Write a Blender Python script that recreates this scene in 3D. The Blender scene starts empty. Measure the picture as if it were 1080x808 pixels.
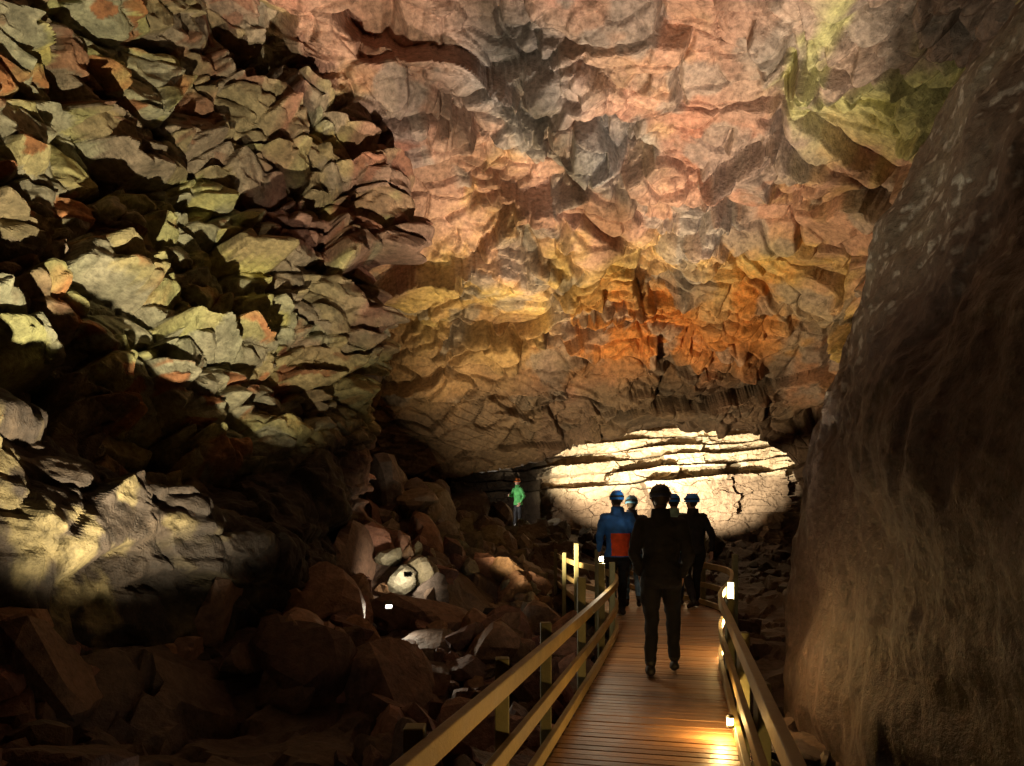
import bpy, bmesh, math, random
import numpy as np
from mathutils import Vector, Matrix
CZ=1.5
random.seed(3); rng=np.random.default_rng(7)
sc=bpy.context.scene
sc.view_settings.view_transform='Standard'; sc.view_settings.look='None'; sc.view_settings.exposure=0

# ------------------------------------------------------------ noise helpers
def hsh(ix,iy,iz,k):
    n=(ix*374761393+iy*668265263+iz*1442695041+k*974634777)&0xffffffff
    n=((n^(n>>13))*1274126177)&0xffffffff
    n=((n^(n>>15))*1103515245)&0xffffffff
    n=n^(n>>16)
    return (n&0xffffff)/16777216.0
def vnoise(p,k=0):
    f=np.floor(p); i=f.astype(np.int64); t=p-f; t=t*t*t*(t*(t*6-15)+10)
    r=np.zeros(len(p))
    for a in (0,1):
        wa=t[:,0] if a else 1-t[:,0]
        for b in (0,1):
            wb=t[:,1] if b else 1-t[:,1]
            for c in (0,1):
                wc=t[:,2] if c else 1-t[:,2]
                r+=wa*wb*wc*hsh(i[:,0]+a,i[:,1]+b,i[:,2]+c,k)
    return r*2-1
def fbm(p,scale,octv=4,k=0,gain=.5):
    r=np.zeros(len(p)); a=1.; s=1./scale; tot=0
    for o in range(octv):
        r+=a*vnoise(p*s+17.3*o,k+o); tot+=a; a*=gain; s*=2.03
    return r/tot
def voro(p,scale,k=0):
    q=p/np.asarray(scale,dtype=float); b=np.floor(q).astype(np.int64); n=len(q)
    f1=np.full(n,9.);f2=np.full(n,9.); vec=np.zeros((n,3)); ids=np.zeros((n,3),dtype=np.int64)
    for dx in (-1,0,1):
        for dy in (-1,0,1):
            for dz in (-1,0,1):
                c=b+np.array([dx,dy,dz])
                j=np.stack([hsh(c[:,0],c[:,1],c[:,2],k+m) for m in range(3)],1)
                v=q-(c+j); d=np.sqrt((v*v).sum(1))
                m=d<f1
                f2=np.where(m,f1,np.minimum(f2,d)); f1=np.where(m,d,f1)
                vec[m]=v[m]; ids[m]=c[m]
    return f1,f2,vec,ids
def idr(ids,k): return hsh(ids[:,0],ids[:,1],ids[:,2],k)
def blocks(p,scale,k,amp,tilt,crack=.0,cw=.08):
    f1,f2,vec,ids=voro(p,scale,k)
    o=(idr(ids,k+11)-.5)*amp
    tv=np.stack([idr(ids,k+20+m)-.5 for m in range(3)],1)
    o+=(vec*tv).sum(1)*tilt
    if crack: o-=crack*np.clip(1-(f2-f1)/cw,0,1)
    return o,ids,f2-f1
def sst(a,b,x):
    t=np.clip((x-a)/(b-a),0,1); return t*t*(3-2*t)
def lerp(a,b,t): return a+(b-a)*t[:,None]

# ------------------------------------------------------------ mesh helpers
def mesh_np(name,v,f,cols=None,mat=None,smooth=False):
    me=bpy.data.meshes.new(name); nv=len(v); k=f.shape[1]; nf=len(f)
    me.vertices.add(nv); me.vertices.foreach_set('co',np.ascontiguousarray(v,dtype=np.float32).ravel())
    me.loops.add(nf*k); me.loops.foreach_set('vertex_index',np.ascontiguousarray(f,dtype=np.int32).ravel())
    me.polygons.add(nf); me.polygons.foreach_set('loop_start',np.arange(0,nf*k,k,dtype=np.int32))
    me.polygons.foreach_set('use_smooth',np.full(nf,smooth))
    me.update(calc_edges=True)
    if cols is not None:
        a=me.color_attributes.new('Col','FLOAT_COLOR','POINT')
        c=np.ones((nv,4),dtype=np.float32); c[:,:3]=np.clip(cols,0,1); a.data.foreach_set('color',c.ravel())
    if mat: me.materials.append(mat)
    ob=bpy.data.objects.new(name,me); sc.collection.objects.link(ob); return ob
def grid_faces(n,m):
    i=np.arange(n*m).reshape(n,m)
    return np.stack([i[:-1,:-1].ravel(),i[:-1,1:].ravel(),i[1:,1:].ravel(),i[1:,:-1].ravel()],1)
def new_mat(name):
    m=bpy.data.materials.new(name); m.use_nodes=True; nt=m.node_tree; b=nt.nodes['Principled BSDF']; return m,nt,b
def simple(name,col,rough=.6,metal=0.,emit=None,es=0.,spec=.5):
    m,nt,b=new_mat(name); b.inputs['Base Color'].default_value=(*col,1); b.inputs['Roughness'].default_value=rough
    b.inputs['Metallic'].default_value=metal; b.inputs['Specular IOR Level'].default_value=spec
    if emit: b.inputs['Emission Color'].default_value=(*emit,1); b.inputs['Emission Strength'].default_value=es
    return m
def rock_mat(name,rough=.8,bump=.05,scale=6.,spec=.35,var=.45):
    m,nt,b=new_mat(name); N=nt.nodes; L=nt.links
    at=N.new('ShaderNodeAttribute'); at.attribute_name='Col'
    tc=N.new('ShaderNodeTexCoord')
    nb=N.new('ShaderNodeTexNoise'); nb.inputs['Scale'].default_value=scale; nb.inputs['Detail'].default_value=5; nb.inputs['Roughness'].default_value=.72
    L.new(tc.outputs['Object'],nb.inputs['Vector'])
    mr=N.new('ShaderNodeMapRange'); mr.inputs['From Min'].default_value=.32; mr.inputs['From Max'].default_value=.68
    mr.inputs['To Min'].default_value=1-var; mr.inputs['To Max'].default_value=1+var*.8
    L.new(nb.outputs['Fac'],mr.inputs['Value'])
    vm=N.new('ShaderNodeVectorMath'); vm.operation='SCALE'; L.new(at.outputs['Color'],vm.inputs[0]); L.new(mr.outputs[0],vm.inputs['Scale'])
    L.new(vm.outputs[0],b.inputs['Base Color'])
    b.inputs['Roughness'].default_value=rough
    b.inputs['Specular IOR Level'].default_value=spec
    bp=N.new('ShaderNodeBump'); bp.inputs['Strength'].default_value=1.; bp.inputs['Distance'].default_value=bump
    L.new(nb.outputs['Fac'],bp.inputs['Height']); L.new(bp.outputs[0],b.inputs['Normal'])
    return m

M_cave=rock_mat('cave_rock',.75,.04,9.,.3,var=.5)
M_wallr=rock_mat('rough_lava',.6,.045,14.,.4)
M_bould=rock_mat('boulder_rock',.7,.035,9.,.35)
M_ledge=rock_mat('pale_rock',.85,.05,5.,.2,var=.3)

# ------------------------------------------------------------ cave shell
ST=[
(-5,[(5,-3.2),(5,-1),(5.2,1),(5.3,3.2),(5,5.5),(3.8,7.4),(0,8.3),(-3.5,8),(-6.5,7),(-8.2,5),(-8.5,3.5),(-8.3,2.6),(-8,2.2),(-6.5,1.2),(-6.2,-.5),(-6,-3.2)]),
(1,[(3.7,-3.2),(3.6,-1),(3.9,1),(4.3,3.2),(4.8,5.2),(4.8,7),(1.5,8.3),(-3,8.4),(-7,7.3),(-8.2,5.3),(-8.2,4),(-8,3),(-7.4,2.6),(-5.6,1.3),(-5.3,-.6),(-5,-3.2)]),
(6,[(3.7,-3.2),(3.5,-1),(3.6,1),(3.95,2.6),(4.6,4.6),(5.2,6.6),(2.5,8.2),(-2,8.5),(-6,7.5),(-7.2,5.5),(-7.2,4),(-7,2.7),(-6.3,1.9),(-4.6,1.2),(-4.25,-.4),(-4.0,-3.2)]),
(9,[(3.6,-3.2),(3.65,-1),(3.78,1),(4.25,2.6),(5.0,4.5),(6.3,6.3),(4,8.2),(-1.5,8.8),(-4.9,7.6),(-5.7,5.5),(-5.7,3.8),(-5.2,1.9),(-4.7,.8),(-2.9,-.2),(-2.6,-1.1),(-2.4,-3.2)]),
(10.5,[(3.9,-3.2),(4.1,-1),(4.6,1),(5.4,2.6),(6.2,4.3),(7.2,6.1),(4.2,8),(-.8,8.7),(-4.3,8),(-4.9,6),(-4.7,4.1),(-4.3,2.0),(-3.8,.9),(-2.6,-.5),(-2.4,-1.3),(-2.2,-3.2)]),
(12,[(5,-3.2),(5.6,-1),(6.3,1),(7,2.6),(7.4,4.3),(7.2,6.3),(4,7.8),(-.5,8.4),(-3.6,8),(-3.5,6.2),(-3.2,4.5),(-3.1,2.6),(-3,1.5),(-2.9,.4),(-2.7,-.6),(-2.6,-3.2)]),
(13,[(5.8,-3.2),(6.3,-1),(7,1),(7.6,2.6),(7.8,4.2),(7.2,6.1),(4,7.3),(0,7.8),(-2.6,7.1),(-2.1,5.7),(-2.0,4.4),(-2.4,2.8),(-2.5,1.5),(-2.6,.6),(-2.8,-.8),(-2.9,-3.2)]),
(14.5,[(6.5,-3.2),(7,-1),(7.7,1),(8,2.4),(8,4),(7,5.8),(4,6.7),(0,6.9),(-3,6.5),(-3.8,5.2),(-4,4),(-4.2,2.8),(-4.5,1.8),(-4.8,.8),(-5,-.8),(-5,-3.2)]),
(16.5,[(7,-3.2),(7.6,-1),(8.2,1),(8.4,2.3),(8.1,3.7),(7,5),(4,5.7),(0,5.6),(-3.2,5.2),(-4.5,4.2),(-5,3.2),(-5,2.4),(-5.2,1.6),(-5.4,.8),(-5.6,-.8),(-5.6,-3.2)]),
(18.5,[(7.4,-3.2),(8,-1),(8.5,.8),(8.5,2),(8,3),(6.8,3.9),(4,4.1),(0,3.9),(-2.8,3.5),(-4.3,3.0),(-4.8,2.6),(-5,2.2),(-5.3,1.6),(-5.5,.8),(-5.6,-.8),(-5.6,-3.2)]),
(20,[(7.5,-3.2),(8.1,-1),(8,.4),(7.7,1.2),(7.2,1.9),(6.1,2.4),(4,2.65),(1.9,2.35),(.4,1.75),(-1.5,1.3),(-3.5,1.3),(-5,1.3),(-5.3,1.2),(-5.5,.6),(-5.6,-.8),(-5.6,-3.2)]),
(21.5,[(8,-3.2),(9,-1),(9.5,1),(9.5,2.5),(9,3.5),(7.5,4.2),(4,4.3),(1,4),(-1,3),(-3,2.4),(-4.5,2.2),(-5.5,1.8),(-5.6,1.3),(-5.6,.6),(-5.6,-.8),(-5.6,-3.2)]),
(25,[(11,-3.2),(12,-1),(12.5,1),(12.5,3),(12,4.5),(9,5.8),(5,6.2),(1,5.5),(-2,4.5),(-3.5,3.5),(-5,2.5),(-5.5,2),(-5.6,1.4),(-5.6,.6),(-5.6,-.8),(-5.6,-3.2)]),
(33,[(12,-3.2),(13,-1),(13.5,1),(13.5,3),(12,4.5),(9,6),(5,6.2),(1,5.5),(-2,4.5),(-3.5,3.5),(-5,2.5),(-5.5,2),(-5.6,1.4),(-5.6,.6),(-5.6,-.8),(-5.6,-3.2)]),
]
def shrink(pts,f,c=(1.5,-.5)): return [(c[0]+(x-c[0])*f,c[1]+(h-c[1])*f) for x,h in pts]
ST=[(-9.5,shrink(ST[0][1],.02)),(-8,shrink(ST[0][1],.8))]+ST+[(36,shrink(ST[-1][1],.8)),(37.5,shrink(ST[-1][1],.02))]
ctrl=np.array([s[1] for s in ST],float); ys=np.array([s[0] for s in ST],float)
def cm_matrix(u,n):
    W=np.zeros((len(u),n)); i=np.clip(np.floor(u).astype(int),0,n-2); t=u-i
    w=[-.5*t+t*t-.5*t**3,1-2.5*t*t+1.5*t**3,.5*t+2*t*t-1.5*t**3,-.5*t*t+.5*t**3]
    for k in range(4):
        j=np.clip(i+k-1,0,n-1); np.add.at(W,(np.arange(len(u)),j),w[k])
    return W
ud=[]
for i in range(len(ys)-1):
    L=ys[i+1]-ys[i]; mid=(ys[i+1]+ys[i])/2
    den=5 if mid<3 else (20 if mid<6 else (44 if mid<16 else (54 if mid<20.5 else 9)))
    n=max(6,int(L*den)); ud+=list(i+np.arange(n)/n)
ud.append(len(ys)-1); ud=np.array(ud)
seg=[25,40,60,70,70,110,145,130,85,80,70,50,60,60,50]
ut=[]
for i,n in enumerate(seg): ut+=list(i+np.arange(n)/n)
ut.append(15); ut=np.array(ut)
Wd=cm_matrix(ud,len(ys)); Wt=cm_matrix(ut,16)
X=Wd@ctrl[:,:,0]@Wt.T; H=Wd@ctrl[:,:,1]@Wt.T; Y=(Wd@ys)[:,None]+0*X
nd,ntt=X.shape
P=np.stack([X,Y,H],-1)
du=np.gradient(P,axis=0); dv=np.gradient(P,axis=1)
Nn=np.cross(du,dv); Nn/=np.linalg.norm(Nn,axis=-1,keepdims=True)+1e-9
cen=np.stack([np.full_like(X,1.5),Y,np.full_like(X,1.0)],-1)
if ((cen-P)*Nn).sum(-1)[nd//3:nd//2].mean()<0: Nn=-Nn
p=P.reshape(-1,3).copy(); nrm=Nn.reshape(-1,3); T=np.tile(ut,nd); x,y,h=p[:,0],p[:,1],p[:,2]
print('shell',p.shape)
warp=np.stack([fbm(p,1.3,3,50),fbm(p,1.3,3,60),fbm(p,1.3,3,70)],1)
q=p+warp*.22
# masks
mR=sst(5.2,4.2,T)*sst(11.8,10.2,y)
mL=sst(7.6,8.3,T)*sst(12.3,11.6,T)*sst(13.9,13.2,y)
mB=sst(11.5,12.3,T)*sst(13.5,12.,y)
mC=np.clip(1-mR-mL-mB,0,1)
slab=np.exp(-(((x-.1)/1.3)**2+((y-13.0)/.95)**2)*1.0)*sst(5.5,6,T)*sst(8.6,8,T)
slab2=np.exp(-(((x-1.9)/.9)**2+((y-14.3)/.6)**2))*sst(5.5,6,T)
blkA,idA,eA=blocks(q,(1.35,1.1,.75),100,.75,1.1,.25,.07)
blkB,idB,eB=blocks(q+3,(.62,.5,.34),200,.30,.52,.12,.10)
blkC,idC,eC=blocks(q+9,(.26,.22,.15),300,.08,.18,.02,.12)
blkD,idD,eD=blocks(p+warp*.35+5,(3.0,1.3,1.2),350,.62,1.4,.34,.04)
blkE,idE,eE=blocks(p+warp*.3+15,(1.3,.6,.6),370,.26,.40,.18,.07)
lo=fbm(p,3.,4,10); md=fbm(p,.9,5,20,.55)
smooth_zone=sst(15.2,13.8,y)                       # the pink vault: big slabs, few small chips
broken=sst(-.06,.10,fbm(p,2.0,3,440)-.10*smooth_zone)
g=(y-.3*x+.8*fbm(p,2.2,3,455))/.2; saw=g-np.floor(g)
stri=saw*sst(15.2,13.5,y)*sst(-.25,.15,fbm(p,1.6,2,456))*(.5+.5*idr(idD,457))
g2=(h+.25*x+.5*fbm(p,2.2,3,458))/.17; saw2=g2-np.floor(g2)
stri2=saw2*sst(14.,15.5,y)*sst(-.2,.2,fbm(p,1.2,2,459))
fine=fbm(p*np.array([.7,1.3,1.3]),.2,3,450,.6)
disp=.4*lo*(1-.3*mB)
disp+=mL*(blkA*1.1+blkB*1.2+blkC*.9+.02*fine)
disp+=mC*(.85*blkD+.8*blkE*(1-.3*broken)*(1-.35*smooth_zone)+broken*(.65*blkA+1.0*blkB+.6*blkC)+.07*stri+.04*stri2+.018*fine+.04*md)
disp+=(slab+slab2)*(1.5*blkB+1.3*blkA)
disp+=mR*(.14*md+.04*fbm(p,.22,4,30,.6)+.12*fbm(p*np.array([1,1,.3]),.5,3,33)+.02*fbm(p,.09,2,38))
disp+=mB*(.2*md+.25*fbm(p*np.array([1,.6,1]),1.1,3,36)+.30*blkB+.3*blkA+.06*fbm(p,.16,3,39))
gl=17.75+.12*np.sin(x*2.3)+.25*vnoise(np.stack([x*3,x*0,x*0],1),5)-.12*x
gash=np.exp(-((y-gl)/.16)**4)*sst(-1.7,-1.2,x)*sst(2.3,1.9,x)*sst(5.5,6,T)*sst(9.3,8.9,T)*sst(-.6,-.3,fbm(p,.5,2,81))
disp-=gash*1.0
disp*=1-.45*sst(19,19.8,y)*sst(21.,20.4,y)
D_=disp.reshape(nd,ntt); a_=D_.copy(); a_[1:-1]=.2*D_[:-2]+.6*D_[1:-1]+.2*D_[2:]; b_=a_.copy(); b_[:,1:-1]=.2*a_[:,:-2]+.6*a_[:,1:-1]+.2*a_[:,2:]
disp=b_.ravel()
v=p+nrm*disp[:,None]
# colours
def C(*a): return np.array(a)[None,:]
n1=fbm(p,2.2,4,500)*1.6; n2=fbm(p,.8,4,510)*1.6; n3=fbm(p+warp*.8,1.4,4,520)*1.7; n4=fbm(p,.35,3,530)*1.5
rA=idr(idA,900); rB=idr(idB,901); rC=idr(idC,902); rD=idr(idD,903); rE=idr(idE,904)
one=np.ones(len(p))
pink=C(.42,.24,.17); red=C(.31,.13,.085); brown=C(.26,.155,.10); grey=C(.25,.23,.205); ochre=C(.44,.28,.12); yel=C(.60,.43,.14); orange=C(.55,.20,.045); green=C(.32,.32,.13)
cc=lerp(pink*one[:,None],red,sst(-.1,.5,n1)*.85)
cc=lerp(cc,brown,sst(.0,.5,n2)*.5)
cc=lerp(cc,ochre,sst(-.05,.5,n3)*.55*sst(11,14.5,y))
yb=y+n3*.9+n1*.6
cc=lerp(cc,yel,sst(14.8,16.6,yb)*sst(18.9,17.2,yb)*(.75+.4*n2).clip(0,1)*.85)
cc=lerp(cc,orange,sst(16.4,17.7,y+n2*.9)*sst(19.4,18.2,y)*sst(.2,3.0,x+n1)*sst(8,5.6,x+n1)*.85)
cc=lerp(cc,ochre*.8,sst(17.2,18.2,y)*sst(1.5,-.5,x)*.7)
cc=lerp(cc,grey*.9,sst(.25,.55,fbm(p,1.0,4,540)*1.6)*.6)
cc=lerp(cc,grey,((rB>.75)*broken)*.6)
cc=lerp(cc,C(.23,.22,.215),np.clip(slab*1.3+slab2,0,1)*.85)
ur=sst(2.8,4.8,x+n1*.6)*sst(14.2,12.5,y)
cc=lerp(cc,C(.33,.27,.21),ur*.7)
cc=lerp(cc,C(.42,.41,.17),ur*sst(-.05,.45,n3)*.85)
cc=lerp(cc,C(.10,.07,.048),sst(18.2,19.2,y+n2*.3)*.88)  # shaded lip over the far opening, painted dark into the rock
cc*=(.68+.35*rD+.3*rE)[:,None]
lb=lerp(C(.35,.28,.14)*one[:,None],green,sst(-.3,.3,n1)*.7)
lb=lerp(lb,C(.54,.43,.12),sst(.0,.45,n3)*.6*sst(9.5,7.5,y+n2)+sst(.2,.6,n3)*.35)
lb=lerp(lb,C(.25,.235,.19),(rB>.55)*.6)
lb=lerp(lb,C(.42,.16,.06),((rB<.16)|(rC<.12))*.85*sst(-.4,.2,n2))
lb=lerp(lb,C(.19,.115,.085),(rA>.58)*.6)
rgt=sst(-5.0,-3.0,x)
lb=lerp(lb,C(.21,.095,.07),rgt*sst(-.2,.2,n2)*.75*sst(1.5,3.5,h))
lb=lerp(lb,C(.36,.32,.13),sst(11.5,12.8,y)*sst(3.6,2.2,h)*.7)
lb*= (.66+.5*rC)[:,None]
rr=lerp(C(.15,.115,.08)*one[:,None],C(.23,.20,.14),sst(-.3,.5,n2))
rr=lerp(rr,C(.48,.46,.38),sst(.48,.62,fbm(p,.10,2,560)*1.6))
rr=lerp(rr,C(.05,.028,.02),sst(3.0,1.0,h+n1)*.93)  # shade of the lower wall put into the rock colour
bb=lerp(C(.035,.024,.017)*one[:,None],C(.07,.048,.032),sst(.1,.6,n2))  # bench shade painted in: rock colour kept dark across it
bb=lerp(bb,C(.20,.155,.07),sst(.15,.45,n4+n3*.5)*.6)  # painted pale patches imitate lit spots on the bench
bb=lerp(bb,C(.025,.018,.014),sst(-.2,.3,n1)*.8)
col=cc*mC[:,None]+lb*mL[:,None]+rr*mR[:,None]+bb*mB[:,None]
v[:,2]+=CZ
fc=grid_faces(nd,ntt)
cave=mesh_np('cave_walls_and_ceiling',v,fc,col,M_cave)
cave.data.materials.append(M_wallr)
mi=(mR[fc[:,0]]>.5).astype(np.int32); cave.data.polygons.foreach_set('material_index',mi)

# ------------------------------------------------------------ floor
FP=np.array([(-9,2,.2),(-6,5,-.3),(-6,9,-.1),(-4,7,-1.2),(-3,6.1,-1.95),(-2.3,6.6,-2.15),(-3,9,-1.3),(-2,5,-2.2),(0,4,-2.5),(0,8,-2.3),(-1.7,11,-1.7),(0,12,-1.9),(1.2,13,-2.1),(2.5,14,-2.1),(2.5,10,-2.4),(2,4,-2.8),
(4,8,-2.4),(4,3,-2.6),(6,14,-2),(3,18,-1.9),(-2.4,16,.5),(-.2,16,-.8),(.2,20,-.55),(.6,24,-.35),(.2,27,-.45),(-3,20,1),(-1.6,22,.4),(-2,13,-.5),(-4,12,-.2),(5,22,-1.4),(6,27,-.7),(9,30,-.5),(3,29,-.5),(-3,27,1),(0,0,-2.5),(-4,-5,-2),(3,-5,-2.4),(9,20,-1.5),(12,34,0),(1.2,16,-1.9),(1.4,18,-1.4)])
def floorh(xx,yy):
    xx=np.atleast_1d(np.asarray(xx,float)); yy=np.atleast_1d(np.asarray(yy,float))
    d2=(xx[:,None]-FP[:,0])**2+(yy[:,None]-FP[:,1])**2+.35
    w=d2**-1.9; return (w*FP[:,2]).sum(1)/w.sum(1)
gx=np.linspace(-11,15,340); gy=np.linspace(-11,39,520)
GX,GY=np.meshgrid(gx,gy); fx,fy=GX.ravel(),GY.ravel()
fh=floorh(fx,fy); fp=np.stack([fx,fy,fh],1)
fb,fi,fe=blocks(fp,(.7,.7,.7),700,.3,.35,.1)
fv=fp.copy(); fv[:,2]+=CZ+fbm(fp,1.2,4,710)*.2+fb*.8
fcol=lerp(C(.055,.034,.026)*np.ones(len(fp))[:,None],C(.10,.065,.045),idr(fi,711))
mesh_np('cave_floor',fv,grid_faces(len(gy),len(gx)),fcol,M_bould)

# ------------------------------------------------------------ boardwalk centreline
CL=[(-.99,-3,.56),(-.279+.237*0,0,.56),(-.279+.237*3,3,.56),(-.279+.237*6,6,.56),(-.279+.237*8.5,8.5,.58),(2.22,10.2,.72),(2.38,11.6,.92),(2.25,13.2,1.0),(1.95,15.2,.8),(1.7,17.3,.6),(1.5,19,.55)]
CL=np.array(CL); us=np.linspace(0,len(CL)-1,2600); cl=cm_matrix(us,len(CL))@CL
sl=np.concatenate([[0],np.cumsum(np.hypot(np.diff(cl[:,0]),np.diff(cl[:,1])))])
def at(s):
    X_=np.interp(s,sl,cl[:,0]); Y_=np.interp(s,sl,cl[:,1]); W_=np.interp(s,sl,cl[:,2])
    e=.15; tx=np.interp(s+e,sl,cl[:,0])-np.interp(s-e,sl,cl[:,0]); ty=np.interp(s+e,sl,cl[:,1])-np.interp(s-e,sl,cl[:,1]); l=math.hypot(tx,ty)
    return X_,Y_,W_,ty/l,-tx/l    # right normal
def zd(yv): return .1*float(sst(8.5,12,np.array(yv)))
def s_at_y(yv): return float(np.interp(yv,cl[:,1],sl))
def box(bm,p0,p1,w,hh,up=Vector((0,0,1)),j=0):
    p0=Vector(p0);p1=Vector(p1);d=(p1-p0).normalized(); s=d.cross(up)
    if s.length<1e-3: s=d.cross(Vector((1,0,0)))
    s.normalize(); u=s.cross(d)
    vs=[]
    for pp in (p0,p1):
        for a,b in ((-1,-1),(1,-1),(1,1),(-1,1)): vs.append(bm.verts.new(pp+s*a*w/2+u*b*hh/2))
    for f in ((0,1,2,3),(7,6,5,4),(0,4,5,1),(1,5,6,2),(2,6,7,3),(3,7,4,0)): bm.faces.new([vs[i] for i in f])
def finish(bm,name,mat,bevel=0,parent=None,smooth=False):
    bmesh.ops.recalc_face_normals(bm,faces=bm.faces)
    me=bpy.data.meshes.new(name); bm.to_mesh(me); bm.free(); me.materials.append(mat)
    ob=bpy.data.objects.new(name,me); sc.collection.objects.link(ob)
    if bevel:
        m=ob.modifiers.new('b','BEVEL'); m.width=bevel; m.segments=2
    if smooth:
        for f in me.polygons: f.use_smooth=True
    if parent: ob.parent=parent
    return ob
def wood_mat(name,c1,c2,rough,island=.5):
    m,nt,b=new_mat(name); N=nt.nodes; L=nt.links
    tc=N.new('ShaderNodeTexCoord'); g=N.new('ShaderNodeNewGeometry')
    n=N.new('ShaderNodeTexNoise'); n.inputs['Scale'].default_value=3; n.inputs['Detail'].default_value=6; n.inputs['Roughness'].default_value=.75; L.new(tc.outputs['Object'],n.inputs['Vector'])
    a=N.new('ShaderNodeMath'); a.operation='MULTIPLY_ADD'; a.inputs[1].default_value=island; L.new(g.outputs['Random Per Island'],a.inputs[0])
    a2=N.new('ShaderNodeMath'); a2.operation='MULTIPLY_ADD'; a2.inputs[1].default_value=1.3; a2.inputs[2].default_value=-.42; L.new(n.outputs['Fac'],a2.inputs[0]); L.new(a2.outputs[0],a.inputs[2])
    r=N.new('ShaderNodeValToRGB'); r.color_ramp.elements[0].color=(*c1,1); r.color_ramp.elements[1].color=(*c2,1); r.color_ramp.elements[0].position=.05; r.color_ramp.elements[1].position=.75
    L.new(a.outputs[0],r.inputs[0]); L.new(r.outputs[0],b.inputs['Base Color'])
    rr=N.new('ShaderNodeMapRange'); rr.inputs['To Min'].default_value=rough-.15; rr.inputs['To Max'].default_value=rough+.25; L.new(n.outputs['Fac'],rr.inputs[0]); L.new(rr.outputs[0],b.inputs['Roughness'])
    bp=N.new('ShaderNodeBump'); bp.inputs['Distance'].default_value=.012; L.new(n.outputs['Fac'],bp.inputs['Height']); L.new(bp.outputs[0],b.inputs['Normal'])
    return m
M_deck=wood_mat('wet_deck_wood',(.13,.06,.024),(.40,.21,.09),.42)
M_rail=wood_mat('rail_wood',(.22,.155,.065),(.50,.38,.17),.55,.35)
M_post=wood_mat('post_wood',(.14,.14,.07),(.34,.31,.15),.6,.35)
bm=bmesh.new(); s=.3; smax=sl[-1]
while s<smax:
    X_,Y_,W_,nx,ny=at(s); w=W_+random.uniform(.0,.02)+.03; z=zd(Y_)+random.uniform(-.003,.003)-.02
    box(bm,(X_-nx*w,Y_-ny*w,z),(X_+nx*w,Y_+ny*w,z),.092,.04); s+=.103
deck=finish(bm,'wooden_boardwalk',M_deck,.004)
bm=bmesh.new()
for off in (-.42,0,.42):
    for k in np.arange(0.3,smax-.6,.6):
        a=at(k); b=at(k+.6)
        box(bm,(a[0]+a[3]*off,a[1]+a[4]*off,zd(a[1])-.125),(b[0]+b[3]*off,b[1]+b[4]*off,zd(b[1])-.125),.06,.16)
finish(bm,'joists',M_rail,0,deck)
def railing(side,name,posts):
    bm=bmesh.new()
    for zc,hh,w in ((.70,.095,.048),(.36,.09,.04),(.06,.085,.045)):
        pts=[]
        for k in np.arange(s_at_y(.6),s_at_y(18.3),.3):
            a=at(k); oa=side*(a[2]+.055); pts.append((a[0]+a[3]*oa,a[1]+a[4]*oa,zd(a[1])+zc,a[3],a[4]))
        prev=None
        for (px,py,pz,nx,ny) in pts:      # continuous loft: no segment breaks
            r=[bm.verts.new((px+nx*sx*w/2,py+ny*sx*w/2,pz+sz*hh/2)) for sx,sz in ((-1,-1),(1,-1),(1,1),(-1,1))]
            if prev:
                for j in range(4): bm.faces.new((prev[j],prev[(j+1)%4],r[(j+1)%4],r[j]))
            else: bm.faces.new(r[::-1])
            prev=r
        bm.faces.new(prev)
    r=finish(bm,name,M_rail,.006)
    bm=bmesh.new()
    for yv,top in posts:
        a=at(s_at_y(yv)); oa=side*(a[2]+.055+.024+.042)
        px,py=a[0]+a[3]*oa,a[1]+a[4]*oa; fz=float(floorh(px,py)[0])+CZ-.3
        box(bm,(px,py,fz),(px,py,zd(yv)+top),.075,.085,Vector((0,1,0)))
    finish(bm,'posts',M_post,.006,r)
    return r
railing(-1,'wooden_railing',[(1.2,.78),(2.5,.78),(3.75,.80),(4.95,.83),(6.7,1.02),(8.4,1.06),(10.0,.95),(11.6,1.02),(13.2,1.08),(15,.85),(17,.85)])
railing(1,'wooden_railing',[(1.1,.7),(2.6,.60),(4.3,.62),(5.7,.70),(7.4,.78),(9.2,.8),(11.2,.98),(13.,1.5),(15,.85),(17,.85)])

# ------------------------------------------------------------ boulders
def ico(n):
    b=bmesh.new(); bmesh.ops.create_icosphere(b,subdivisions=n,radius=1); b.verts.ensure_lookup_table()
    V=np.array([q_.co[:] for q_ in b.verts]); F=np.array([[k.index for k in f.verts] for f in b.faces]); b.free(); return V,F
I2,I3,I4=ico(2),ico(3),ico(4)
def rock(V,R,rg):
    k=rg.integers(7,10); n=rg.normal(size=(k,3)); n/=np.linalg.norm(n,axis=1,keepdims=True); d=rg.uniform(.38,.8,k)
    dots=V@n.T; rr=np.where(dots>.05,d/np.maximum(dots,.05),9).min(1); rr=np.minimum(rr,1.35)
    o=V*rr[:,None]*rg.uniform(.65,1.35,3)
    o+=V*(fbm(o+rg.uniform(0,50,3),.4,4,3,.6)*.05)[:,None]
    a=rg.uniform(0,6.28,3); ca,sa=np.cos(a),np.sin(a)
    Rz=np.array([[ca[0],-sa[0],0],[sa[0],ca[0],0],[0,0,1]]); Rx=np.array([[1,0,0],[0,ca[1],-sa[1]],[0,sa[1],ca[1]]])
    return (o@Rz.T@Rx.T)*R*1.1
KEEP=[(-1.9,5.3,1.5),(-2.6,6.2,1.3),(-3.1,7.0,.9),(-2.0,6.9,.8),(-1.75,10.5,.6),(-1.6,9.9,.4),(-.3,12.3,1.0),(-.8,13.6,.9),(-.75,24.2,.5),(-.5,23.4,.5),(2.75,7.9,.8),(.2,26.6,.8),(.3,24.8,.8),(.2,22.5,.6)]
VV=[];FF=[];CC=[];off=0; cnt=0
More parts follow.
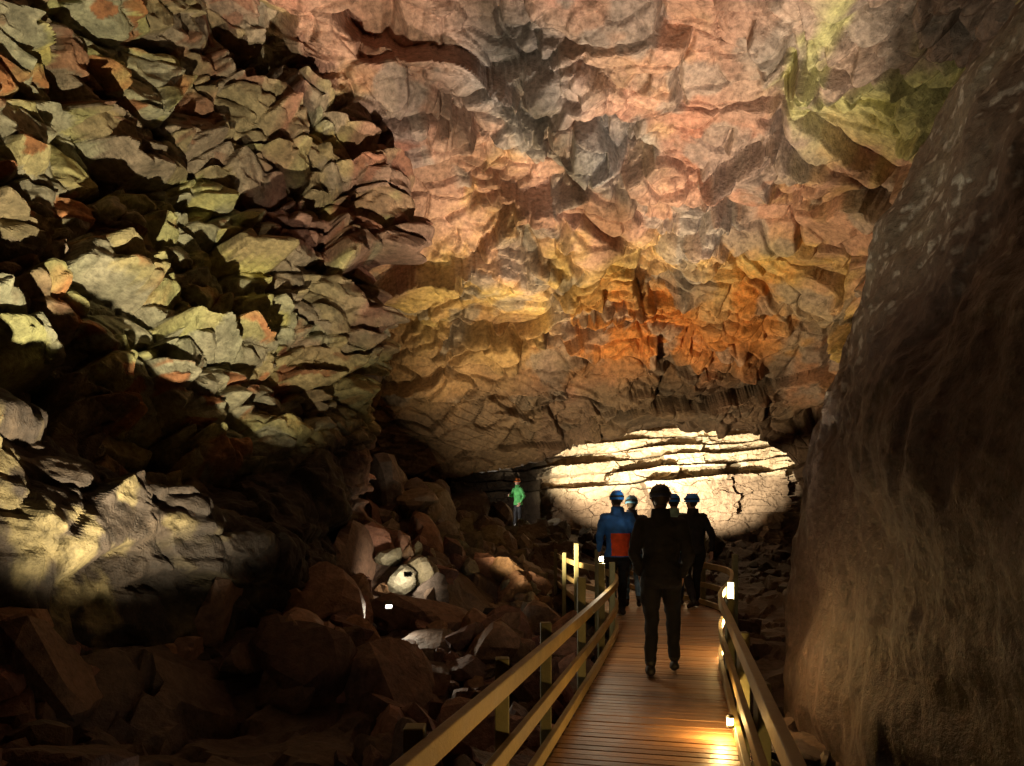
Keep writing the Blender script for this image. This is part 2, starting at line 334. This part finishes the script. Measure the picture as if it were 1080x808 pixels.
def addrock(xx,yy,R,lift=.25,colr=None,force=False):
    global off,cnt
    if not force:
        for kx,ky,kr in KEEP:
            if math.hypot(xx-kx,yy-ky)<kr*.6+R: return
    hb=float(floorh(xx,yy)[0])
    xc=float(np.interp(yy,cl[:,1],cl[:,0])); wc=float(np.interp(yy,cl[:,1],cl[:,2]))
    if yy<18.7 and abs(xx-xc)<wc+.15+R*1.15:
        if hb+CZ+R*1.4>-.3: return
    V,F=(I4 if R*14/yy>1.0 else (I3 if R*12/max(yy,1)>.25 else I2))
    o=rock(V,R,rng); o+=np.array([xx,yy,hb+CZ+R*lift])
    c=np.array([.15,.08,.052])*rng.uniform(.4,1.5) if colr is None else np.array(colr)*rng.uniform(.6,1.25)
    c=c*np.array([1,rng.uniform(.85,1.1),rng.uniform(.75,1.15)])
    VV.append(o);FF.append(F+off);CC.append(np.tile(c,(len(o),1))); off+=len(o); cnt+=1
for i in range(1250):
    yy=rng.uniform(2.2,15); xx=rng.uniform(-.72*yy-1.2,1.8)
    R=rng.choice([.14,.22,.34,.5],p=[.40,.34,.19,.07])*rng.uniform(.8,1.25)
    addrock(xx,yy,R)
for i in range(700):
    yy=rng.uniform(12,27); xx=rng.uniform(-4.5,1.6)
    R=rng.choice([.16,.26,.42],p=[.45,.4,.15])*rng.uniform(.8,1.3)
    addrock(xx,yy,R,.3,(.18,.15,.105))
for i in range(120):
    yy=rng.uniform(3,28); xx=rng.uniform(2.2,9)
    addrock(xx,yy,rng.uniform(.12,.3),.25,(.06,.04,.03))  # dark colour stands in for shade on this side
addrock(-.45,11.55,.3,.2,None,True); addrock(-.05,11.6,.26,.2,None,True); addrock(2.85,7.25,.3,.3,(.05,.03,.025),True); addrock(2.55,7.3,.2,.3,(.05,.03,.025),True)
mesh_np('boulder_pile',np.concatenate(VV),np.concatenate(FF),np.concatenate(CC),M_bould); print('boulders',cnt,off)

# ------------------------------------------------------------ far bright ledge
ax=np.linspace(-2.5,13,560); az=np.linspace(-1.6,6,380); AX,AZ=np.meshgrid(ax,az); X_,Z_=AX.ravel(),AZ.ravel()
pp=np.stack([X_,0*X_,Z_],1); zz=Z_+.38*fbm(pp*np.array([.35,1,.6]),1.6,4,800)-.05*(X_-5)
lay=np.array([-3,.0,1.6,2.1,2.55,2.95,3.35,3.8,4.3,5.,8]); li=np.clip(np.searchsorted(lay,zz)-1,0,len(lay)-2)
yo=27.3+li*.42-.5*(li<2)+2.2*sst(1.6,.2,X_)
q2=np.stack([X_+.5*fbm(pp,.8,4,820,.6),li*3.7,0*X_],1)
f1,f2,vec,ids=voro(q2,(2.6,1,1),810)
yo+=(idr(ids,5)-.5)*.9+vec[:,0]*(idr(ids,6)-.5)*.8+.3*fbm(pp,1.5,4,830)+.12*fbm(pp,.4,4,840,.6)
b3,i3,e3=blocks(pp*np.array([.6,1,1.4])+.2*fbm(pp,.6,3,845)[:,None],(.45,.45,.45),870,.3,.35,.05); yo+=b3*.5
fr=(zz-lay[li])/(lay[li+1]-lay[li]); yo+=.3*np.clip(.14-fr,0,1)/.14*(li>1)
yo-=.05*np.abs(X_-5)*(X_>8)*(X_-8)
lv=np.stack([X_,yo,Z_+CZ],1); ln=fbm(pp,1.2,4,850)*1.5
lc=lerp(C(.56,.44,.28)*np.ones(len(X_))[:,None],C(.40,.28,.16),sst(0,.5,ln)*.6+0*ln)
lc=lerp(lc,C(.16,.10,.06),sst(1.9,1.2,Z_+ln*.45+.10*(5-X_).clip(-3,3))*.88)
lc=lerp(lc,C(.06,.042,.03),sst(1.8,.7,X_+ln*.3)*.9)  # left end painted dark so the lit part stops there
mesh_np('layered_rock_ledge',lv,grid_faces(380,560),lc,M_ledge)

# ------------------------------------------------------------ lamps
M_house=simple('lamp_housing',(.03,.03,.03),.5,.6)
def glass(c,sn,nm): return simple(nm,(.8,.8,.8),.3,0,c,sn)
M_gw=glass((1,.92,.75),12,'lamp_glass'); M_gy=glass((1,.62,.15),30,'amber_lamp_glass'); M_gb=glass((1,.85,.6),40,'bulb_glass')
def flood(loc,target,power,ang,blend=.6,col=(1,.86,.66),name='floodlight',size=.14,gm=None,rad=.05):
    loc=Vector(loc); d=(Vector(target)-loc).normalized(); rot=d.to_track_quat('-Z','Y')
    e=bpy.data.objects.new(name,None); e.location=loc; e.rotation_mode='QUATERNION'; e.rotation_quaternion=rot; sc.collection.objects.link(e)
    bm=bmesh.new(); w=size
    for (x0,x1,y0,y1,z0,z1) in ((-w,w,-.7*w,.7*w,.02,.09),(-w,-w*.93,-.7*w,.7*w,-.02,.02),(w*.93,w,-.7*w,.7*w,-.02,.02),(-w*.93,w*.93,.64*w,.7*w,-.02,.02),(-w*.93,w*.93,-.7*w,-.64*w,-.02,.02)):
        bmesh.ops.create_cube(bm,size=1,matrix=Matrix.Translation(((x0+x1)/2,(y0+y1)/2,(z0+z1)/2))@Matrix.Diagonal((x1-x0,y1-y0,z1-z0,1)))
    for k in range(-3,4): bmesh.ops.create_cube(bm,size=1,matrix=Matrix.Translation((k*w*.26,0,.108))@Matrix.Diagonal((w*.06,w*1.2,.03,1)))
    finish(bm,'housing',M_house,.003,e)
    bm=bmesh.new(); bmesh.ops.create_cube(bm,size=1,matrix=Matrix.Translation((0,0,.012))@Matrix.Diagonal((w*1.84,w*1.26,.008,1))); finish(bm,'glass',gm or M_gw,0,e)
    bm=bmesh.new(); box(bm,(-w*1.08,0,.05),(-w*1.08,0,.05+w*1.3),.012,.03,Vector((0,1,0))); box(bm,(w*1.08,0,.05),(w*1.08,0,.05+w*1.3),.012,.03,Vector((0,1,0))); box(bm,(-w*1.1,0,.05+w*1.3),(w*1.1,0,.05+w*1.3),.03,.012); finish(bm,'bracket',M_house,0,e)
    l=bpy.data.lights.new('light','SPOT'); l.energy=power; l.spot_size=math.radians(ang); l.spot_blend=blend; l.color=col; l.shadow_soft_size=rad
    o=bpy.data.objects.new('light',l); o.parent=e; o.location=(0,0,-.06); sc.collection.objects.link(o); return e
W=lambda x_,d_,h_:(x_,d_,h_+CZ)
flood(W(-2.2,5.25,-1.95),W(-4.4,9.7,6.6),3900,76,.9,(1,.87,.58))
flood(W(-1.3,4.9,-1.95),W(5.4,9.2,6.4),900,36,.9,(1,.88,.66))  # added flood without a known source, brightens the upper right wall
flood(W(2.72,7.9,-2.0),W(.5,12.3,7),7000,68,.6,(1,.81,.60))
flood(W(-.3,12.3,-1.45),W(2.2,16.6,4.2),3900,90,.8,(1,.76,.42))
flood(W(-1.75,10.5,-1.15),W(-1.3,9.0,-1.9),70,120,.8,(1,.88,.66),size=.05)
flood(W(-1.6,11.3,-.75),W(-1.9,12.3,-.9),60,130,.8,(1,.85,.62),size=.05)
flood(W(3.4,23.3,.45),W(4.6,29,4.0),4600,88,.6,(1,.9,.70))
flood(W(6.0,23.6,.3),W(7.6,29,3.6),4600,88,.6,(1,.9,.70))
flood(W(-.75,24.2,.35),W(-.2,22,-.3),300,130,.8,(1,.9,.75),size=.14)
flood(W(-.9,25.2,.75),W(.3,26.8,.4),160,110,.8,(1,.9,.75),size=.08)  # extra flood added to brighten the guide
def deck_lamp(yv,side,power,zz_=.13,nm='deck_lamp',gm=None,colr=(1,.6,.2),inset=.005):
    a=at(s_at_y(yv)); oo=side*(a[2]+inset); px,py=a[0]+a[3]*oo,a[1]+a[4]*oo; z=zd(yv)+zz_
    e=bpy.data.objects.new(nm,None); e.location=(px,py,z); sc.collection.objects.link(e)
    bm=bmesh.new(); bmesh.ops.create_cone(bm,cap_ends=True,segments=16,radius1=.022,radius2=.022,depth=.05); finish(bm,'glass',gm or M_gy,.003,e)
    bm=bmesh.new(); bmesh.ops.create_cone(bm,cap_ends=True,segments=16,radius1=.03,radius2=.018,depth=.02,matrix=Matrix.Translation((0,0,.036))); bmesh.ops.create_cone(bm,cap_ends=True,segments=16,radius1=.028,radius2=.028,depth=.016,matrix=Matrix.Translation((0,0,-.034))); finish(bm,'cap',M_house,.002,e)
    l=bpy.data.lights.new('light','POINT'); l.energy=power; l.color=colr; l.shadow_soft_size=.03
    o=bpy.data.objects.new('light',l); o.parent=e; o.location=(-side*.06,0,.01); sc.collection.objects.link(o)
deck_lamp(5.3,1,20); deck_lamp(3.0,1,18)  # nearer lamp is an added one, out of view, warming the deck
deck_lamp(8.4,-1,18,1.11,'post_lamp',M_gb,(1,.82,.55),.121)

# ------------------------------------------------------------ people
def cloth(name,c,rough=.85):
    m,nt,b=new_mat(name); N=nt.nodes; L=nt.links; b.inputs['Roughness'].default_value=rough
    tc=N.new('ShaderNodeTexCoord'); n=N.new('ShaderNodeTexNoise'); n.inputs['Scale'].default_value=9; n.inputs['Detail'].default_value=4; L.new(tc.outputs['Object'],n.inputs['Vector'])
    r=N.new('ShaderNodeValToRGB'); r.color_ramp.elements[0].color=(*[k*.6 for k in c],1); r.color_ramp.elements[1].color=(*[min(1,k*1.3) for k in c],1); r.color_ramp.elements[0].position=.3; r.color_ramp.elements[1].position=.7
    L.new(n.outputs['Fac'],r.inputs[0]); L.new(r.outputs[0],b.inputs['Base Color'])
    bp=N.new('ShaderNodeBump'); bp.inputs['Distance'].default_value=.03; bp.inputs['Strength'].default_value=.6; L.new(n.outputs['Fac'],bp.inputs['Height']); L.new(bp.outputs[0],b.inputs['Normal']); return m
K_black=cloth('black_cloth',(.014,.014,.018)); K_blue=cloth('blue_cloth',(.03,.15,.5)); K_red=cloth('red_cloth',(.85,.09,.02)); K_teal=cloth('pale_green_cloth',(.28,.46,.38)); K_green=cloth('green_cloth',(.08,.35,.1)); K_navy=cloth('navy_cloth',(.03,.04,.08)); K_lblue=cloth('light_blue_cloth',(.15,.3,.5)); K_shoe=simple('boot_leather',(.02,.017,.015),.5)
K_skin=simple('skin',(.5,.3,.22),.5); K_hair=simple('hair',(.04,.025,.015),.7); K_eye=simple('eye',(.02,.02,.02),.2)
H_blue=simple('blue_helmet_plastic',(.02,.20,.75),.3); H_lb=simple('light_helmet_plastic',(.15,.42,.75),.3); H_or=simple('orange_helmet_plastic',(.8,.2,.03),.3); H_dk=simple('dark_helmet_plastic',(.02,.025,.06),.45)
def caps(bm,pts,rad):
    for i,(a,r) in enumerate(zip(pts,rad)):
        bmesh.ops.create_icosphere(bm,subdivisions=2,radius=r,matrix=Matrix.Translation(a))
        if i:
            p0,p1=Vector(pts[i-1]),Vector(a); d=p1-p0
            bmesh.ops.create_cone(bm,cap_ends=True,segments=16,radius1=rad[i-1],radius2=r,depth=d.length,matrix=Matrix.Translation((p0+p1)/2)@d.to_track_quat('Z','Y').to_matrix().to_4x4())
def loft(bm,rings):
    R=[]
    for (cx,cy,z,rx,ry) in rings: R.append([bm.verts.new((cx+rx*math.cos(t),cy+ry*math.sin(t),z)) for t in [2*math.pi*k/20 for k in range(20)]])
    for a,b in zip(R[:-1],R[1:]):
        for k in range(20): bm.faces.new((a[k],a[(k+1)%20],b[(k+1)%20],b[k]))
    bm.faces.new(R[0][::-1]); bm.faces.new(R[-1])
def remeshed(bm,name,voxel,sm=3):
    bmesh.ops.recalc_face_normals(bm,faces=bm.faces)
    me=bpy.data.meshes.new('tmp'); bm.to_mesh(me); bm.free(); ob=bpy.data.objects.new('tmp',me); sc.collection.objects.link(ob)
    m=ob.modifiers.new('r','REMESH'); m.mode='VOXEL'; m.voxel_size=voxel
    m=ob.modifiers.new('s','SMOOTH'); m.iterations=sm; m.factor=.5
    dg=bpy.context.evaluated_depsgraph_get(); me2=bpy.data.meshes.new_from_object(ob.evaluated_get(dg)); bpy.data.objects.remove(ob)
    me2.name=name
    for f in me2.polygons: f.use_smooth=True
    o=bpy.data.objects.new(name,me2); sc.collection.objects.link(o); return o
_hand=None
def hand_mesh():
    global _hand
    if _hand: return _hand
    bm=bmesh.new()   # hangs down -Z from the wrist, palm facing -X, fingers slightly curled, thumb +Y
    caps(bm,[(0,-.022,-.02),(0,-.026,-.085)],[.016,.014]);caps(bm,[(0,0,-.0),(0,0,-.088)],[.022,.015]);caps(bm,[(0,.022,-.02),(0,.026,-.085)],[.017,.014])
    for yo_,l in ((-.032,.7),(-.011,.92),(.011,1.),(.032,.9)):
        caps(bm,[(0,yo_,-.088),(-.008,yo_,-.088-.038*l),(-.024,yo_,-.088-.062*l),(-.038,yo_,-.088-.076*l)],[.0095,.009,.008,.007])
    caps(bm,[(-.005,.025,-.025),(-.016,.052,-.052),(-.026,.062,-.082)],[.014,.011,.009])
    o=remeshed(bm,'hand',.004,2); _hand=o.data; _hand.materials.append(K_skin); bpy.data.objects.remove(o); return _hand
def person(name,loc,rotz,H,jacket,pants,helmet,pose,band=None,head_turn=0,vox=.014,pack=False):
    e=bpy.data.objects.new(name,None); e.location=loc; e.rotation_euler=(0,0,rotz); k=H/1.8; e.scale=(k,k,k); sc.collection.objects.link(e)
    lean=pose.get('lean',0.03)
    bm=bmesh.new()
    loft(bm,[(0,0,.84,.185,.135),(0,-.0,.92,.188,.14),(0,.0,1.04,.165,.12),(0,lean*.4,1.15,.172,.122),(0,lean*.7,1.3,.195,.13),(0,lean*.9,1.4,.195,.12),(0,lean,1.46,.15,.095),(0,lean,1.5,.08,.075),(0,lean*1.1,1.56,.062,.066)])
    for sd,nm in ((-1,'L'),(1,'R')):
        kn=pose['knee'+nm]; an=pose['ank'+nm]; hp=(sd*.095,0,.9)
        caps(bm,[hp,kn,(an[0],an[1],an[2]+.03)],[.105,.07,.055])
        mid=((Vector(kn)*.65+Vector(an)*.35)); caps(bm,[tuple(mid+Vector((0,-.012,0)))],[.068])
        fd=pose.get('foot'+nm,(0,1,0)); fd=Vector(fd).normalized(); A=Vector(an)
        caps(bm,[tuple(A-fd*.05+Vector((0,0,-.045))),tuple(A+fd*.07+Vector((0,0,-.05))),tuple(A+fd*.17+Vector((0,0,-.06)))],[.047,.045,.036])
        sh=(sd*.185,lean*.9,1.425); el=pose['elb'+nm]; wr=pose['wri'+nm]
        caps(bm,[(sd*.1,lean*.9,1.44),sh,el,wr],[.06,.072,.056,.042])
    if pack: loft(bm,[(0,-.17,1.0,.13,.07),(0,-.19,1.1,.15,.09),(0,-.19,1.3,.15,.085),(0,-.16,1.42,.11,.06)])
    b=remeshed(bm,'body',vox); me=b.data; b.parent=e
    co=np.array([v_.co[:] for v_ in me.vertices]); nn=fbm(co*np.array([1,1,1.8]),.16,3,int(H*1000))
    nr=np.array([v_.normal[:] for v_ in me.vertices]); co+=nr*(nn*.018)[:,None]; me.vertices.foreach_set('co',co.astype(np.float32).ravel())
    for m_ in (jacket,pants,K_shoe,band or jacket): me.materials.append(m_)
    footz={-1:pose['ankL'][2],1:pose['ankR'][2]}
    for f in me.polygons:
        c=f.center; sd=-1 if c.x<0 else 1
        arm=abs(c.x)>.215 and c.z>.72
        if c.z>.86 or arm: i=3 if (band and .88<c.z<1.2 and c.x>-.12) and not (abs(c.x)>.23) else 0
        elif c.z<footz[sd]+.035: i=2
        else: i=1
        f.material_index=i
    for sd,nm in ((-1,'L'),(1,'R')):
        h_=bpy.data.objects.new('hand',hand_mesh()); sc.collection.objects.link(h_); h_.parent=e
        wr=Vector(pose['wri'+nm]); d=(wr-Vector(pose['elb'+nm])).normalized()
        h_.matrix_local=Matrix.Translation(wr+d*.03)@(-d).to_track_quat('Z','Y').to_matrix().to_4x4()@Matrix.Diagonal((sd,1,1,1))
    hd=bpy.data.objects.new('head_group',None); hd.parent=e; hd.location=(0,lean*1.3+.01,1.56); hd.rotation_euler=(pose.get('nod',0),0,head_turn); sc.collection.objects.link(hd)
    bm=bmesh.new(); caps(bm,[(0,0,-.05),(0,0,.04)],[.055,.052])
    bmesh.ops.create_icosphere(bm,subdivisions=3,radius=1,matrix=Matrix.Translation((0,.0,.135))@Matrix.Diagonal((.076,.095,.1,1)))
    bmesh.ops.create_icosphere(bm,subdivisions=3,radius=1,matrix=Matrix.Translation((0,.035,.07))@Matrix.Diagonal((.055,.058,.062,1)))
    caps(bm,[(0,.085,.13),(0,.112,.098)],[.01,.015]); caps(bm,[(-.022,.089,.062),(.022,.089,.062)],[.008,.008])
    for sd in (-1,1): bmesh.ops.create_icosphere(bm,subdivisions=2,radius=1,matrix=Matrix.Translation((sd*.078,-.005,.11))@Matrix.Diagonal((.012,.02,.032,1)))
    o=remeshed(bm,'head',.007,3); o.data.materials.append(K_skin); o.data.materials.append(K_hair); o.parent=hd
    for f in o.data.polygons:
        c=f.center
        if (c.y<-.012 and c.z>.045 and abs(c.x)<.082) or c.z>.185: f.material_index=1
    bm=bmesh.new()
    for sd in (-1,1): bmesh.ops.create_icosphere(bm,subdivisions=2,radius=.011,matrix=Matrix.Translation((sd*.03,.084,.135)))
    finish(bm,'eyes',K_eye,0,hd,True)
    bm=bmesh.new(); prof=[(1.06,.0),(1.06,.012),(1.04,.02),(1.02,.05),(.93,.085),(.75,.112),(.5,.13),(.22,.138),(.02,.14)]; R=[]
    for s_,z in prof: R.append([bm.verts.new((s_*.098*math.cos(t),s_*.12*math.sin(t)+(.025*max(0,math.sin(t)) if z<.015 else 0),.12+z)) for t in [2*math.pi*j/28 for j in range(28)]])
    for a_,b_ in zip(R[:-1],R[1:]):
        for j in range(28): bm.faces.new((a_[j],a_[(j+1)%28],b_[(j+1)%28],b_[j]))
    bm.faces.new(R[-1])
    hm=finish(bm,'helmet',helmet,0,hd,True); s_=hm.modifiers.new('s','SOLIDIFY'); s_.thickness=.005
    bm=bmesh.new()
    for yo_ in (-.035,0,.035): box(bm,(yo_,-.08,.232),(yo_,.08,.232),.014,.05)
    finish(bm,'helmet_ridges',helmet,.006,hd)
    bm=bmesh.new(); bmesh.ops.create_cube(bm,size=1,matrix=Matrix.Translation((0,.135,.175))@Matrix.Diagonal((.05,.03,.035,1)))
    ring=[(math.cos(t)*.102,math.sin(t)*.124,.166) for t in [2*math.pi*j/24 for j in range(24)]]
    for j in range(24): box(bm,ring[j],ring[(j+1)%24],.006,.024)
    for sd in (-1,1): box(bm,(sd*.086,.02,.14),(sd*.04,.05,.01),.004,.016)
    finish(bm,'headlamp_and_straps',K_shoe,0,hd)
    bm=bmesh.new(); R=[]
    for z,rx in ((1.45,.11),(1.5,.095),(1.575,.086),(1.58,.078),(1.5,.075)): R.append([bm.verts.new((rx*math.cos(t),lean+rx*math.sin(t)*.98,z)) for t in [2*math.pi*j/20 for j in range(20)]])
    for a_,b_ in zip(R[:-1],R[1:]):
        for j in range(20): bm.faces.new((a_[j],a_[(j+1)%20],b_[(j+1)%20],b_[j]))
    finish(bm,'collar',jacket,0,e,True)
    return e
walk=dict(kneeL=(-.10,.10,.50),ankL=(-.09,.04,.10),kneeR=(.10,.06,.49),ankR=(.10,-.22,.17),footR=(.05,1,-.45),elbL=(-.26,-.07,1.16),wriL=(-.26,-.0,.92),elbR=(.26,.0,1.15),wriR=(.25,.12,.93),lean=.05,nod=-.08)
walkA=dict(kneeL=(-.09,.03,.50),ankL=(-.10,-.10,.11),kneeR=(.12,.13,.52),ankR=(.13,.12,.12),elbL=(-.25,-.07,1.16),wriL=(-.20,.08,.97),elbR=(.25,-.05,1.15),wriR=(.21,.1,.95),lean=.07,nod=-.12)
stand=dict(kneeL=(-.10,.02,.50),ankL=(-.11,.0,.10),kneeR=(.10,.03,.50),ankR=(.11,.05,.10),elbL=(-.27,-.04,1.16),wriL=(-.24,.1,.95),elbR=(.27,-.03,1.16),wriR=(.25,.1,.94),lean=.02)
walk2=dict(kneeL=(-.10,.04,.50),ankL=(-.10,-.17,.14),footL=(0,1,-.3),kneeR=(.10,.12,.50),ankR=(.10,.16,.10),elbL=(-.27,.0,1.16),wriL=(-.24,.14,.96),elbR=(.27,-.08,1.16),wriR=(.27,-.06,.93),lean=.05)
act=dict(stand); act.update(elbR=(.27,.06,1.2),wriR=(.15,.28,1.2))
person('walking_man',(1.49,7.4,0),-.15,1.9,K_black,K_black,H_dk,walkA,vox=.011)
person('walking_person',(1.62,11.3,.1),.1,1.92,K_blue,K_black,H_blue,walk2,band=K_red)
person('walking_person',(2.06,12.7,.1),-.1,1.9,K_navy,K_lblue,H_lb,walk)
person('standing_person',(2.84,13.0,.1),-.3,1.94,K_teal,K_navy,H_blue,stand)
person('standing_person',(3.08,12.5,.1),.2,1.92,K_black,K_black,H_blue,walk2,head_turn=.5)
person('cave_guide',(.22,26.6,CZ-.13),2.3,1.8,K_green,K_black,H_or,act)
I=rock(I4[0],.5,rng)
rk=mesh_np('guide_rock',I*np.array([1,1,.5])+np.array([.22,26.6,CZ-.34]),I4[1],np.tile([[.2,.15,.11]],(len(I),1)),M_bould)

# ------------------------------------------------------------ world + camera
w=bpy.data.worlds.new('World'); sc.world=w; w.use_nodes=True; nt=w.node_tree; bg=nt.nodes['Background']
sk=nt.nodes.new('ShaderNodeTexSky'); sk.sky_type='NISHITA'; sk.sun_disc=False; sk.sun_elevation=math.radians(5); nt.links.new(sk.outputs[0],bg.inputs[0]); bg.inputs[1].default_value=.001
cam=bpy.data.cameras.new('Camera'); cam.lens=26; cam.sensor_width=36; cam.shift_y=150/1080; cam.clip_end=200; cam.clip_start=.05
co_=bpy.data.objects.new('Camera',cam); co_.location=(0,0,CZ); co_.rotation_euler=(math.radians(90),0,0); sc.collection.objects.link(co_); sc.camera=co_
